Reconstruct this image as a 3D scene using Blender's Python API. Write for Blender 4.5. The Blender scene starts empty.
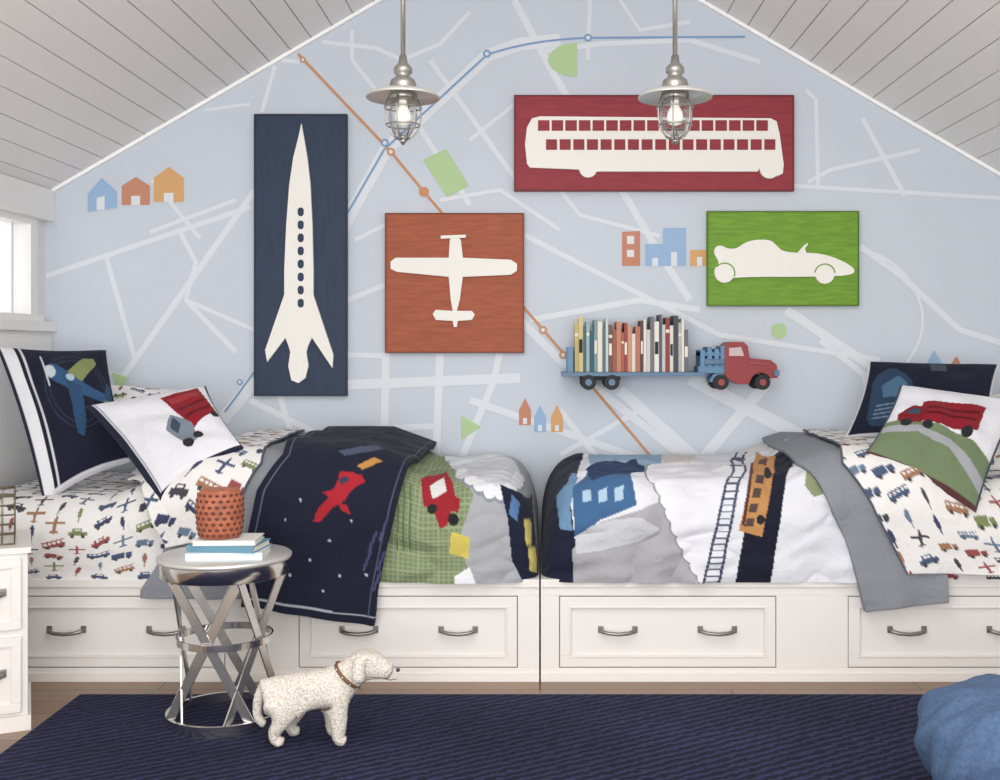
import bpy, bmesh, math, random
import numpy as np
from mathutils import Vector, Matrix
random.seed(4); rng=np.random.RandomState(7)
S=bpy.context.scene
# ---------------------------------------------------------------- measuring helpers
F=1100.0; CH=1.245; CX=540.0; CY=350.0
def wx(px,d): return (px-CX)*d/F
def wz(py,d): return CH-(py-CY)*d/F
WALL=5.15
def lin(c):
    out=[]
    for v in c[:3]:
        v=v/255.0
        out.append(v/12.92 if v<=0.04045 else ((v+0.055)/1.055)**2.4)
    return tuple(out)+(1.0,)
# ---------------------------------------------------------------- materials
def pm(name,rgb,rough=0.6,metal=0.0,bump=0.0,bscale=60,var=0.0,stretch=None,spec=0.4,coat=0.0,sheen=0.0):
    m=bpy.data.materials.new(name); m.use_nodes=True
    nt=m.node_tree; b=nt.nodes["Principled BSDF"]
    b.inputs["Base Color"].default_value=lin(rgb)
    b.inputs["Roughness"].default_value=rough
    b.inputs["Metallic"].default_value=metal
    b.inputs["Specular IOR Level"].default_value=spec
    b.inputs["Coat Weight"].default_value=coat
    b.inputs["Sheen Weight"].default_value=sheen
    if bump>0 or var>0:
        tc=nt.nodes.new("ShaderNodeTexCoord"); mp=nt.nodes.new("ShaderNodeMapping")
        if stretch: mp.inputs["Scale"].default_value=stretch
        n=nt.nodes.new("ShaderNodeTexNoise"); n.inputs["Scale"].default_value=bscale; n.inputs["Detail"].default_value=5
        nt.links.new(tc.outputs["Object"],mp.inputs["Vector"]); nt.links.new(mp.outputs["Vector"],n.inputs["Vector"])
        if bump>0:
            bp=nt.nodes.new("ShaderNodeBump"); bp.inputs["Strength"].default_value=bump; bp.inputs["Distance"].default_value=0.004
            nt.links.new(n.outputs["Fac"],bp.inputs["Height"]); nt.links.new(bp.outputs["Normal"],b.inputs["Normal"])
        if var>0:
            r=nt.nodes.new("ShaderNodeValToRGB")
            lo=[max(0,c*(1-var)) for c in rgb]; hi=[min(255,c*(1+var)) for c in rgb]
            r.color_ramp.elements[0].position=0.3; r.color_ramp.elements[1].position=0.7
            r.color_ramp.elements[0].color=lin(lo); r.color_ramp.elements[1].color=lin(hi)
            nt.links.new(n.outputs["Fac"],r.inputs["Fac"]); nt.links.new(r.outputs["Color"],b.inputs["Base Color"])
    return m
def cloth_mat(name,rough=0.9,bump=0.5):
    m=pm(name,(255,255,255),rough,spec=0.15,sheen=0.05)
    nt=m.node_tree; b=nt.nodes["Principled BSDF"]
    a=nt.nodes.new("ShaderNodeAttribute"); a.attribute_name="Col"
    nt.links.new(a.outputs["Color"],b.inputs["Base Color"])
    tc=nt.nodes.new("ShaderNodeTexCoord")
    n=nt.nodes.new("ShaderNodeTexNoise"); n.inputs["Scale"].default_value=14; n.inputs["Detail"].default_value=6
    n.inputs["Distortion"].default_value=0.6
    n2=nt.nodes.new("ShaderNodeTexNoise"); n2.inputs["Scale"].default_value=350
    ad=nt.nodes.new("ShaderNodeMath"); ad.operation='MULTIPLY_ADD'; ad.inputs[1].default_value=0.12
    bp=nt.nodes.new("ShaderNodeBump"); bp.inputs["Strength"].default_value=bump; bp.inputs["Distance"].default_value=0.02
    nt.links.new(tc.outputs["Object"],n.inputs["Vector"]); nt.links.new(tc.outputs["Object"],n2.inputs["Vector"])
    nt.links.new(n2.outputs["Fac"],ad.inputs[0]); nt.links.new(n.outputs["Fac"],ad.inputs[2])
    nt.links.new(ad.outputs[0],bp.inputs["Height"]); nt.links.new(bp.outputs["Normal"],b.inputs["Normal"])
    return m
CLOTH=cloth_mat("printed_cotton")
WHITE=pm("white_paint",(234,230,227),0.4,bump=0.03,bscale=30)
TRIM=pm("trim_paint",(240,239,237),0.4)
PEWTER=pm("pewter",(146,143,140),0.38,0.9)
CHROME=pm("polished_nickel",(222,220,217),0.18,1.0)
SATIN=pm("brushed_nickel_top",(224,222,218),0.42,0.65)
STRAP=pm("nickel_strap",(216,214,210),0.24,0.9)
DARK=pm("dark_gap",(140,137,135),0.8)
# ---------------------------------------------------------------- mesh builder
class MB:
    def __init__(s): s.v=[];s.f=[];s.mi=[];s.sm=[];s.mats=[]
    def mid(s,m):
        if m not in s.mats: s.mats.append(m)
        return s.mats.index(m)
    def add(s,vs,fs,m,smooth=False,M=None):
        o=len(s.v)
        for p in vs:
            p=Vector(p)
            if M is not None: p=M@p
            s.v.append(tuple(p))
        k=s.mid(m)
        for f in fs:
            s.f.append([o+i for i in f]); s.mi.append(k); s.sm.append(smooth)
    def box(s,x0,x1,y0,y1,z0,z1,m,M=None):
        vs=[(x,y,z) for x in (x0,x1) for y in (y0,y1) for z in (z0,z1)]
        fs=[(0,1,3,2),(4,6,7,5),(0,4,5,1),(2,3,7,6),(0,2,6,4),(1,5,7,3)]
        s.add(vs,fs,m,False,M)
    def prism(s,poly,y0,y1,m,M=None,smooth=False):
        n=len(poly)
        vs=[(x,y0,z) for x,z in poly]+[(x,y1,z) for x,z in poly]
        fs=[list(range(n)),list(range(2*n-1,n-1,-1))]
        for i in range(n):
            j=(i+1)%n; fs.append([i,i+n,j+n,j])
        s.add(vs,fs,m,smooth,M)
    def flat(s,poly,y,m):
        s.add([(x,y,z) for x,z in poly],[list(range(len(poly)))],m)
    def tube(s,pts,r,m,n=8,closed=False,M=None):
        pts=[Vector(p) for p in pts]; N=len(pts)
        rs=r if isinstance(r,(list,tuple)) else [r]*N
        vs=[];fs=[]
        up=Vector((0,0,1))
        prev=None
        for i,p in enumerate(pts):
            if closed: t=(pts[(i+1)%N]-pts[i-1])
            else: t=pts[min(i+1,N-1)]-pts[max(i-1,0)]
            t.normalize()
            if prev is None:
                a=t.cross(up)
                if a.length<0.05: a=t.cross(Vector((1,0,0)))
            else:
                a=prev-t*prev.dot(t)
            a.normalize(); prev=a.copy(); b=t.cross(a)
            for k in range(n):
                an=2*math.pi*k/n
                vs.append(p+(a*math.cos(an)+b*math.sin(an))*rs[i])
        R=N if closed else N-1
        for i in range(R):
            for k in range(n):
                j=(i+1)%N; l=(k+1)%n
                fs.append([i*n+k,i*n+l,j*n+l,j*n+k])
        if not closed:
            fs.append(list(range(n))); fs.append([(N-1)*n+k for k in range(n)][::-1])
        s.add(vs,fs,m,True,M)
    def lathe(s,prof,c,m,n=40,M=None,smooth=True,wob=None):
        vs=[];fs=[]
        for j,(r,z) in enumerate(prof):
            for k in range(n):
                a=2*math.pi*k/n
                rr=max(r,1e-4)*(1 if wob is None else wob(a,z))
                vs.append((c[0]+rr*math.cos(a),c[1]+rr*math.sin(a),c[2]+z))
        for j in range(len(prof)-1):
            for k in range(n):
                l=(k+1)%n
                fs.append([j*n+k,j*n+l,(j+1)*n+l,(j+1)*n+k])
        s.add(vs,fs,m,smooth,M)
    def ring(s,c,R,r,m,n=40,k=8,axis='Z',M=None):
        pts=[]
        for i in range(n):
            a=2*math.pi*i/n
            if axis=='Z': pts.append((c[0]+R*math.cos(a),c[1]+R*math.sin(a),c[2]))
            elif axis=='Y': pts.append((c[0]+R*math.cos(a),c[1],c[2]+R*math.sin(a)))
        s.tube(pts,r,m,k,True,M)
    def ball(s,c,rx,ry,rz,m,n=16,M=None):
        vs=[];fs=[]
        for j in range(n+1):
            ph=math.pi*j/n
            for k in range(2*n):
                a=math.pi*k/n
                vs.append((c[0]+rx*math.sin(ph)*math.cos(a),c[1]+ry*math.sin(ph)*math.sin(a),c[2]+rz*math.cos(ph)))
        for j in range(n):
            for k in range(2*n):
                l=(k+1)%(2*n); fs.append([j*2*n+k,j*2*n+l,(j+1)*2*n+l,(j+1)*2*n+k])
        s.add(vs,fs,m,True,M)
    def build(s,name,bevel=0,recalc=True,parent=None):
        me=bpy.data.meshes.new(name); me.from_pydata(s.v,[],s.f)
        for m in s.mats: me.materials.append(m)
        for p,k,sm in zip(me.polygons,s.mi,s.sm): p.material_index=k; p.use_smooth=sm
        if recalc:
            bm=bmesh.new(); bm.from_mesh(me)
            bmesh.ops.recalc_face_normals(bm,faces=bm.faces); bm.to_mesh(me); bm.free()
        me.update()
        ob=bpy.data.objects.new(name,me); S.collection.objects.link(ob)
        if bevel>0:
            b=ob.modifiers.new("bevel",'BEVEL'); b.width=bevel; b.segments=2; b.limit_method='ANGLE'; b.angle_limit=math.radians(40)
        if parent: ob.parent=parent
        return ob
def circ(cx,cy,r,n=24,a0=0,a1=360,ry=None):
    return [(cx+r*math.cos(math.radians(a0+(a1-a0)*i/n)),cy+(ry or r)*math.sin(math.radians(a0+(a1-a0)*i/n))) for i in range(n+(0 if a1-a0==360 else 1))]
def smooth(p,k=2):
    for _ in range(k):
        q=[]
        for i in range(len(p)):
            a=p[i];b=p[(i+1)%len(p)]
            q.append((a[0]*.75+b[0]*.25,a[1]*.75+b[1]*.25)); q.append((a[0]*.25+b[0]*.75,a[1]*.25+b[1]*.75))
        p=q
    return p
# ---------------------------------------------------------------- room shell
HW=2.32; ZE=1.97; ZA=3.32; Y0=-1.2
m=MB()
wall_m=pm("mural_background",(203,211,222),0.85,bump=0.02,bscale=40,var=0.0)
m.prism([(-HW,0),(HW,0),(HW,ZE),(0,ZA),(-HW,ZE)],WALL,WALL+0.1,wall_m)
m.build("wall_back")
wl=pm("wall_paint_white",(232,231,229),0.7)
m=MB(); wy0,wy1,wz0,wz1=4.15,5.0,1.39,1.835
m.box(-HW-.1,-HW,Y0,wy0,0,ZE,wl); m.box(-HW-.1,-HW,wy1,WALL+.1,0,ZE,wl)
m.box(-HW-.1,-HW,wy0,wy1,0,wz0,wl); m.box(-HW-.1,-HW,wy0,wy1,wz1,ZE,wl)
m.build("wall_left")
m=MB(); m.box(HW,HW+.1,Y0,WALL+.1,0,ZE,wl); m.build("wall_right")
# wainscot on the left wall
m=MB()
a,b=-HW,-HW+.03
m.box(a,b,3.2,5.149,0,1.33,TRIM)
m.box(a,b+.03,3.2,5.149,1.33,1.375,TRIM)
for yy in (3.3,3.9,4.5,5.08): m.box(b,b+.008,yy,yy+.06,.1,1.22,TRIM)
m.box(b,b+.009,3.2,5.145,1.22,1.30,TRIM)
m.build("trim_1",0.002)
# window
m=MB(); gl=bpy.data.materials.new("window_glass"); gl.use_nodes=True
nt=gl.node_tree; nt.nodes.clear(); o=nt.nodes.new("ShaderNodeOutputMaterial"); t=nt.nodes.new("ShaderNodeBsdfTransparent"); g=nt.nodes.new("ShaderNodeBsdfGlossy"); g.inputs["Roughness"].default_value=0.02
mx=nt.nodes.new("ShaderNodeMixShader"); mx.inputs[0].default_value=0.06
nt.links.new(t.outputs[0],mx.inputs[1]); nt.links.new(g.outputs[0],mx.inputs[2]); nt.links.new(mx.outputs[0],o.inputs[0])
X=-HW
m.box(X-.08,X+.015,wy0-.05,wy0+.02,wz0-.04,wz1+.05,TRIM); m.box(X-.08,X+.015,wy1-.02,wy1+.05,wz0-.04,wz1+.05,TRIM)
m.box(X-.078,X+.014,wy0+.02,wy1-.02,wz1-.02,wz1+.05,TRIM); m.box(X-.085,X+.04,wy0-.06,wy1+.06,wz0-.02,wz0+.015,TRIM)
for yy in (4.43,4.72,4.9): m.box(X-.06,X-.03,yy-.010,yy+.010,wz0+.015,wz1-.02,TRIM)
m.box(X-.05,X-.046,wy0+.02,wy1-.02,wz0+.015,wz1-.02,gl)
m.build("window_1")
# cornice + gable trims
m=MB(); m.box(-HW,-HW+.05,Y0,5.149,1.845,1.99,TRIM); m.build("trim_2",0.003)
m=MB(); m.box(HW-.05,HW,Y0,5.149,1.845,1.99,TRIM); m.build("trim_3",0.003)
ang=math.atan2(ZA-ZE,HW); SL=math.hypot(HW,ZA-ZE)
gable_white=pm("gable_trim_white",(255,255,255),0.5)  # plain white paint for the gable strip
m=MB()
for sx in (-1,1):
    M=Matrix.Translation((0,0,ZA))@(Matrix.Rotation(ang,4,'Y') if sx>0 else Matrix.Rotation(math.pi,4,'Z')@Matrix.Rotation(ang,4,'Y'))
    ya,yb=(5.125,5.149) if sx>0 else (-5.149,-5.125)
    m.box(0,SL,ya,yb,-.014,0.0,gable_white,M)
m.build("trim_4")
ceil_m=pm("ceiling_planks",(242,240,238),0.55,bump=0.03,bscale=20)
gap_m=pm("ceiling_gap",(160,157,155),0.9)
m=MB()
for sx in (-1,1):
    M=Matrix.Translation((0,0,ZA))@(Matrix.Rotation(ang,4,'Y') if sx>0 else Matrix.Rotation(math.pi,4,'Z')@Matrix.Rotation(ang,4,'Y'))
    ya,yb=(Y0,WALL+.1) if sx>0 else (-WALL-.1,-Y0)
    k=0; w=.112
    while k*w<SL+.1:
        m.box(k*w+.002,(k+1)*w-.002,ya,yb,0.0,.007,ceil_m,M); k+=1
    m.box(-.02,SL+.12,ya,yb,.0075,.06,gap_m,M)
m.build("ceiling")
# floor
fm=bpy.data.materials.new("oak_floor"); fm.use_nodes=True; nt=fm.node_tree; b=nt.nodes["Principled BSDF"]
tc=nt.nodes.new("ShaderNodeTexCoord"); br=nt.nodes.new("ShaderNodeTexBrick")
br.inputs["Scale"].default_value=1; br.inputs["Brick Width"].default_value=1.4; br.inputs["Row Height"].default_value=.13; br.inputs["Mortar Size"].default_value=.003
br.inputs["Color1"].default_value=lin((168,138,112)); br.inputs["Color2"].default_value=lin((142,114,90)); br.inputs["Mortar"].default_value=lin((86,66,52))
mp=nt.nodes.new("ShaderNodeMapping"); mp.inputs["Scale"].default_value=(1.5,22,1)
nn=nt.nodes.new("ShaderNodeTexNoise"); nn.inputs["Scale"].default_value=3; nn.inputs["Detail"].default_value=6
mx=nt.nodes.new("ShaderNodeMix"); mx.data_type='RGBA'; mx.blend_type='MULTIPLY'; mx.inputs[0].default_value=0.5
nt.links.new(tc.outputs["Object"],br.inputs["Vector"]); nt.links.new(tc.outputs["Object"],mp.inputs["Vector"]); nt.links.new(mp.outputs[0],nn.inputs["Vector"])
nt.links.new(br.outputs["Color"],mx.inputs[6]); nt.links.new(nn.outputs["Color"],mx.inputs[7]); nt.links.new(mx.outputs[2],b.inputs["Base Color"])
b.inputs["Roughness"].default_value=0.35
m=MB(); m.box(-HW-.1,HW+.1,Y0,WALL+.1,-.08,0,fm); m.build("floor")
# rug
rm=bpy.data.materials.new("navy_woven_rug"); rm.use_nodes=True; nt=rm.node_tree; b=nt.nodes["Principled BSDF"]
tc=nt.nodes.new("ShaderNodeTexCoord"); mp=nt.nodes.new("ShaderNodeMapping"); mp.inputs["Rotation"].default_value=(0,0,math.radians(58))
wv=nt.nodes.new("ShaderNodeTexWave"); wv.inputs["Scale"].default_value=9; wv.inputs["Distortion"].default_value=3.6; wv.inputs["Detail"].default_value=4; wv.inputs["Detail Scale"].default_value=4
cr=nt.nodes.new("ShaderNodeValToRGB"); cr.color_ramp.elements[0].color=lin((26,27,46)); cr.color_ramp.elements[1].color=lin((50,52,84)); cr.color_ramp.elements[0].position=.25
nz=nt.nodes.new("ShaderNodeTexNoise"); nz.inputs["Scale"].default_value=1.6; nz.inputs["Detail"].default_value=2
mr=nt.nodes.new("ShaderNodeMapRange"); mr.inputs[1].default_value=.3; mr.inputs[2].default_value=.75; mr.inputs[3].default_value=.85; mr.inputs[4].default_value=1.4
hm=nt.nodes.new("ShaderNodeVectorMath"); hm.operation='SCALE'
bp=nt.nodes.new("ShaderNodeBump"); bp.inputs["Strength"].default_value=.7; bp.inputs["Distance"].default_value=.005
nt.links.new(tc.outputs["Object"],mp.inputs[0]); nt.links.new(mp.outputs[0],wv.inputs["Vector"]); nt.links.new(wv.outputs["Fac"],cr.inputs[0])
nt.links.new(tc.outputs["Object"],nz.inputs["Vector"]); nt.links.new(nz.outputs["Fac"],mr.inputs[0]); nt.links.new(cr.outputs[0],hm.inputs[0]); nt.links.new(mr.outputs[0],hm.inputs["Scale"]); nt.links.new(hm.outputs[0],b.inputs["Base Color"])
nt.links.new(wv.outputs["Fac"],bp.inputs["Height"]); nt.links.new(bp.outputs[0],b.inputs["Normal"]); b.inputs["Roughness"].default_value=.95; b.inputs["Specular IOR Level"].default_value=.2
m=MB(); m.box(-1.65,1.95,1.4,3.945,0.0,.012,rm); m.build("rug",0.004)
# ---------------------------------------------------------------- mural
def W(p): return (wx(p[0],WALL),wz(p[1],WALL))
street=pm("mural_street",(222,227,234),0.85); mor=pm("mural_orange",(202,146,108),0.8); mbl=pm("mural_blue",(126,160,200),0.8)
mgr=pm("mural_green",(178,206,156),0.8); mbr=pm("mural_rust",(198,138,114),0.8); mlb=pm("mural_lightblue",(154,184,218),0.8); mam=pm("mural_amber",(216,168,116),0.8)
m=MB()
def stroke(pts,w,mt,lay):
    P=[Vector(W(p)) for p in pts]; h=w*WALL/F/2; y=WALL-lay*.0012
    L=[];R=[]
    for i,p in enumerate(P):
        t=(P[min(i+1,len(P)-1)]-P[max(i-1,0)]).normalized(); n=Vector((-t.y,t.x))
        L.append(p+n*h); R.append(p-n*h)
    vs=[(q.x,y,q.y) for q in L]+[(q.x,y,q.y) for q in R]; n=len(P)
    m.add(vs,[[i,i+1,n+i+1,n+i] for i in range(n-1)],mt)
def arc(p0,p1,p2,n=14):
    return [((1-t)**2*p0[0]+2*t*(1-t)*p1[0]+t*t*p2[0],(1-t)**2*p0[1]+2*t*(1-t)*p1[1]+t*t*p2[1]) for t in [i/n for i in range(n+1)]]
STR=[([(46,276),(250,207)],5),([(106,256),(136,362)],5),([(118,384),(255,190)],6),([(180,232),(196,262),(186,300),(236,352)],5),
([(52,352),(120,376)],4),([(186,300),(255,330)],4),([(205,110),(250,104)],3),([(152,180),(200,238)],4),([(150,232),(236,200)],4),
([(222,420),(262,372),(386,150),(487,56),(520,44),(560,40)],13),([(345,232),(372,180)],5),
([(275,66),(262,112)],4),([(300,62),(265,58)],4),([(322,42),(376,48),(402,60)],4),([(402,60),(440,44),(470,12)],4),([(352,30),(352,60),(400,120)],4),
([(514,0),(556,78),(662,258),(690,300)],7),([(590,0),(588,60)],4),([(540,52),(600,44),(690,40),(760,62)],5),([(620,0),(640,30),(690,22)],4),
([(430,60),(520,185)],5),([(470,140),(520,100)],4),([(440,200),(500,190),(560,230)],4),
([(395,90),(470,205)],5),([(806,90),(816,100),(818,190)],4),([(862,118),(905,196)],5),([(794,186),(1000,198)],4),([(808,182),(830,170),(920,150)],4),
([(524,235),(720,335),(880,360)],5),([(560,190),(580,215),(660,236)],4),
([(530,320),(640,300),(700,310)],6),([(786,310),(880,372),(960,420)],9),([(860,246),(900,275),(960,330),(1030,352)],6),
([(820,340),(864,375),(870,410)],6),([(470,400),(650,462)],7),([(620,390),(700,462)],11),([(520,320),(560,360),(690,462)],8),
([(690,378),(850,462)],14),([(776,372),(700,462)],11),([(345,385),(520,378)],10),([(386,352),(384,462)],8),([(440,354),(436,462)],8),([(500,352),(494,380),(460,462)],7),
([(347,355),(386,356)],5),([(348,430),(436,426)],6),([(348,300),(385,285)],5),([(355,240),(385,225)],4),([(280,396),(300,462)],6),([(250,400),(330,440)],6),
([(560,410),(600,462)],6),([(640,410),(560,455)],5),([(240,395),(254,380)],8)]
for i,(p,w) in enumerate(STR): stroke(p,w,street,.5+i*.035)
stroke(arc((800,255),(870,235),(905,275)),3,street,2.5); stroke(arc((905,275),(940,320),(905,365)),3,street,2.55)
stroke([(225,412),(262,362),(384,150),(487,55)],2.0,mbl,3); stroke(arc((487,55),(530,40),(588,38)),2.0,mbl,3.05); stroke([(588,38),(745,37)],2.0,mbl,3.1)
stroke([(298,54),(391,152),(424,192),(545,332),(600,396),(652,458)],2.6,mor,3.2)
for p,r,mt in [((391,152),4,mor),((424,192),5,mor),((543,330),4,mor),((563,355),4,mor),((487,54),4,mbl),((588,38),4,mbl),((385,143),4,mbl),((303,60),3,mor),((240,382),3,mbl)]:
    m.flat([W(q) for q in circ(p[0],p[1],r)],WALL-.0048,mt); m.flat([W(q) for q in circ(p[0],p[1],r*.5)],WALL-.0054,street if r<5 else mor)
def fp(pts,mt,l=2.8): m.flat([W(q) for q in pts],WALL-.0012*l,mt)
fp([(423,160),(446,149),(469,186),(447,197)],mgr); fp(circ(577,60,29,16,90,270,17),mgr,2.82)
fp(circ(779,331,8),mgr); fp([(461,415),(481,427),(461,440)],mgr); fp([(112,372),(130,378),(118,392)],mgr)
def house(x0,x1,yt,yp,yb,mt,door=True):
    fp([(x0,yb),(x0,yp),((x0+x1)/2,yt),(x1,yp),(x1,yb)],mt)
    if door:
        w=(x1-x0)*.16; c=(x0+x1)/2
        fp([(c-w,yb),(c-w,yb-9),(c+w,yb-9),(c+w,yb)],street,3.6)
fp([(88,212),(88,194),(102,178),(117,192),(117,208)],mlb)
fp([(97,210),(97,198),(105,196),(105,210)],street,3.4)
house(122,150,177,186,205,mbr); house(154,184,167,178,202,mam)
fp([(622,232),(640,231),(640,266),(622,266)],mbr); fp([(627,236),(634,236),(634,244),(627,244)],street,3.5); fp([(627,250),(634,250),(634,257),(627,257)],street,3.5)
fp([(645,266),(645,244),(663,244),(663,228),(686,228),(686,266)],mlb); fp([(652,258),(658,258),(658,266),(652,266)],street,3.5); fp([(671,252),(677,252),(677,266),(671,266)],street,3.5)
fp([(690,250),(707,250),(707,266),(690,266)],mam); fp([(697,257),(702,257),(702,266),(697,266)],street,3.5)
for x,c,y in((525,mbr,398),(540,mlb,405),(557,mam,405)):
    fp([(x-6,y+27),(x-6,y+12),(x,y),(x+6,y+12),(x+6,y+27)],c); fp([(x-2,y+20),(x+2,y+20),(x+2,y+26),(x-2,y+26)],street,3.5)
house(924,944,350,368,400,mlb,False); house(946,966,356,372,400,mbr,False)
mu=m.build("wall_mural",recalc=False)
# ---------------------------------------------------------------- wall art
cut=pm("art_white",(240,238,232),0.6,bump=.04,bscale=50)
def art(name,rect,rgb,shapes,holes=[],stretch=(3,3,3)):
    x0,y0,x1,y1=rect; pmx=pm(name+"_panel",rgb,0.6,bump=.15,bscale=10,var=.08,stretch=stretch)
    dk=pm(name+"_edge",[c*.72 for c in rgb],0.6)
    m=MB(); T=.032; dd=WALL-T
    A=(wx(x0,dd),wz(y1,dd)); B=(wx(x1,dd),wz(y0,dd))
    m.box(A[0],B[0],WALL-T,WALL-.007,A[1],B[1],pmx)
    e=.006
    for (a,b,c,d) in((A[0],B[0],A[1],A[1]+e),(A[0],B[0],B[1]-e,B[1]),(A[0],A[0]+e,A[1]+e,B[1]-e),(B[0]-e,B[0],A[1]+e,B[1]-e)):
        m.box(a,b,WALL-T-.003,WALL-T,c,d,dk)
    dd=WALL-T
    for i,sh in enumerate(shapes): m.prism([(wx(p[0],dd),wz(p[1],dd)) for p in sh],dd-.016-.0012*i,dd+.001,cut)
    for sh in holes: m.prism([(wx(p[0],dd),wz(p[1],dd)) for p in sh],dd-.0177,dd-.015,pmx)
    return m.build(name,0)
def rc(x0,y0,x1,y1): return [(x0,y0),(x1,y0),(x1,y1),(x0,y1)]
bod=[(302,124),(304.5,138),(308,158),(311,185),(313,225),(314,270),(314,335),(309,345),(307,352),(309,366),(306,378),(299,383),(292,380),(289,366),(291,352),(289,345),(285,335),(285,270),(287,225),(290,185),(294,158),(299,138)]
art("rocket_wall_art",(254,114,347,396),(40,55,80),[bod,[(286,292),(286,338),(268,362),(266,350)],[(313,292),(313,338),(333,368),(334,355)]],
    [smooth(rc(298.5,y,304.5,y+8.5),1) for y in range(208,306,13)],stretch=(6,6,.6))
art("airplane_wall_art",(385,213,524,353),(160,84,55),[
 [(449,258),(396,258),(391,262),(391,269),(397,272),(449,277),(451,300),(453,311),(436,310),(433,314),(436,320),(453,321),(454,327),(457,327),(458,321),(472,320),(475,315),(472,311),(457,311),(460,300),(463,277),(511,275),(517,271),(517,264),(511,260),(463,258),(461,240),(456,236),(450,240)],
 [(441,236),(466,235),(466,238),(441,239)]],stretch=(1,1,8))
art("bus_wall_art",(514,95,794,191),(144,48,58),[
 [(532,119),(540,117),(770,119),(776,122),(779,135),(781,150),(783,165),(782,174),(776,177)]+circ(769,169,10,8,40,180)+[(757,172),(602,172)]+circ(588,169,9,8,20,170)+[(578,170),(530,168),(527,164),(525,145),(527,128)]],
 [rc(538+i*13.6,121,549.5+i*13.6,131.5) for i in range(17)]+[rc(546+i*13.6,140,557+i*13.6,150.5) for i in range(17)],stretch=(1,1,8))
car=smooth([(716,281),(713,270),(719,264),(716,258),(713,252),(716,246),(722,246),(727,249),(736,249),(744,243),(754,240),(770,240),(776,246),(781,251),(792,253),(806,253),(822,254),(842,261),(854,269),(853,274),(842,276),(838,276),(815,277),(740,277),(722,280)],2)
def arcband(cx,cy,r0,r1,a0,a1,n=14): return [(cx+r1*math.cos(math.radians(a0+(a1-a0)*i/n)),cy-r1*math.sin(math.radians(a0+(a1-a0)*i/n))) for i in range(n+1)]+[(cx+r0*math.cos(math.radians(a1-(a1-a0)*i/n)),cy-r0*math.sin(math.radians(a1-(a1-a0)*i/n))) for i in range(n+1)]
art("race_car_wall_art",(707,211,859,306),(110,154,46),[car,[(797,253),(803,246),(807,243),(807,245),(804,249),(806,254)]],
 [arcband(724,273.5,9.5,10.8,-20,140),arcband(824,274.5,9.5,10.8,10,170)],stretch=(1,1,8))
wm=MB(); dd=WALL-.032
for cx,cy in((724,273.5),(824,274.5)): wm.prism([(wx(p[0],dd),wz(p[1],dd)) for p in circ(cx,cy,9.5)],dd-.0172,dd+.0005,cut)
wh=wm.build("wheel_cutouts",parent=bpy.data.objects["race_car_wall_art"])
# ---------------------------------------------------------------- truck shelf
D=5.0
def T(p,d=D): return (wx(p[0],d),wz(p[1],d))
red=pm("truck_red",(144,52,56),0.45); blu=pm("truck_blue",(96,136,170),0.5); steel=pm("shelf_steel_blue",(96,124,152),.5); tyre=pm("tyre",(42,42,46),.7); hub=pm("hub",(150,66,68),.5); gls=pm("truck_window",(200,176,178),.3)
m=MB()
a=T((562,372));b_=T((703,376)); m.box(a[0],b_[0],4.94,WALL-.007,b_[1],a[1],steel)
a=T((567,347));b_=T((573,372)); m.box(a[0],b_[0],4.95,WALL-.01,b_[1]+.0005,a[1],blu)
for xx in (588,611,719,760):
    c=T((xx,382)); r=.034
    for y0,y1 in((4.935,4.965),(5.09,5.12)):
        m.prism([(c[0]+p[0],c[1]+p[1]) for p in circ(0,0,r)],y0,y1,tyre)
    m.prism([(c[0]+p[0],c[1]+p[1]) for p in circ(0,0,r*.45)],4.93,4.936,steel if xx<700 else hub)
    m.tube([(c[0],4.96,c[1]),(c[0],5.1,c[1])],.006,tyre)
m.box(T((580,0))[0],T((620,0))[0],4.97,5.1,T((0,380))[1],T((0,376.5))[1],tyre)
cab=[(724,380),(724,346),(728,342),(743,342),(747,346),(749,358),(770,360),(776,365),(777,378),(770,378)]+[(760+10*math.cos(math.radians(a)),382-9.5*math.sin(math.radians(a))) for a in range(20,170,15)]+[(748,384),(738,384),(730,380)]
m.prism([T(p,4.97) for p in cab],4.95,5.11,red)
m.prism([T(p,4.95) for p in [(729,356),(729,348),(741,347),(744,356)]],4.946,4.951,gls)
m.prism([T(p,4.95) for p in [(747,361),(768,363),(768,365),(747,364)]],4.945,4.951,hub)
m.prism([T(p,4.95) for p in [(774,370),(779,370),(779,376),(774,376)]],4.94,5.12,steel)
m.box(T((697,0))[0],T((723.5,0))[0],4.96,5.1,T((0,373))[1],T((0,366))[1],blu)
for k,(x,yt) in enumerate(((701,350),(708,347),(715,349),(721,346))):
    m.box(T((x-2,0))[0],T((x+2.5,0))[0],4.955,5.101,T((0,367))[1],T((0,yt))[1],blu)
m.box(T((699,0))[0],T((723.4,0))[0],4.961,5.1,T((0,356))[1],T((0,352))[1],blu)
m.tube([(T((703,0))[0],4.965,T((0,362))[1]),(T((722,0))[0],4.965,T((0,362))[1])],.018,steel,12)
m.prism([(T((719,382))[0]+.046*math.cos(math.radians(a)),T((719,382))[1]+.046*math.sin(math.radians(a))) for a in range(0,181,15)],4.968,5.088,blu)
m.build("truck_wall_shelf",0.001)
m=MB(); x=574.5; zb=T((0,372))[1]+.0012
bc=[(190,176,120),(206,190,136),(70,104,112),(150,180,180),(60,90,110),(120,150,152),(225,220,208),(90,116,124),(196,208,204),(110,84,76),(160,90,76),(190,132,104),(172,98,82),(150,72,64),(200,148,120),(222,216,206),(180,116,95),(90,64,62),(226,222,216),(205,200,195),(116,116,120),(228,226,220),(90,95,105),(196,196,192),(140,64,64),(220,216,210),(70,75,85),(176,178,176),(226,222,212),(106,108,114)]
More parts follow.
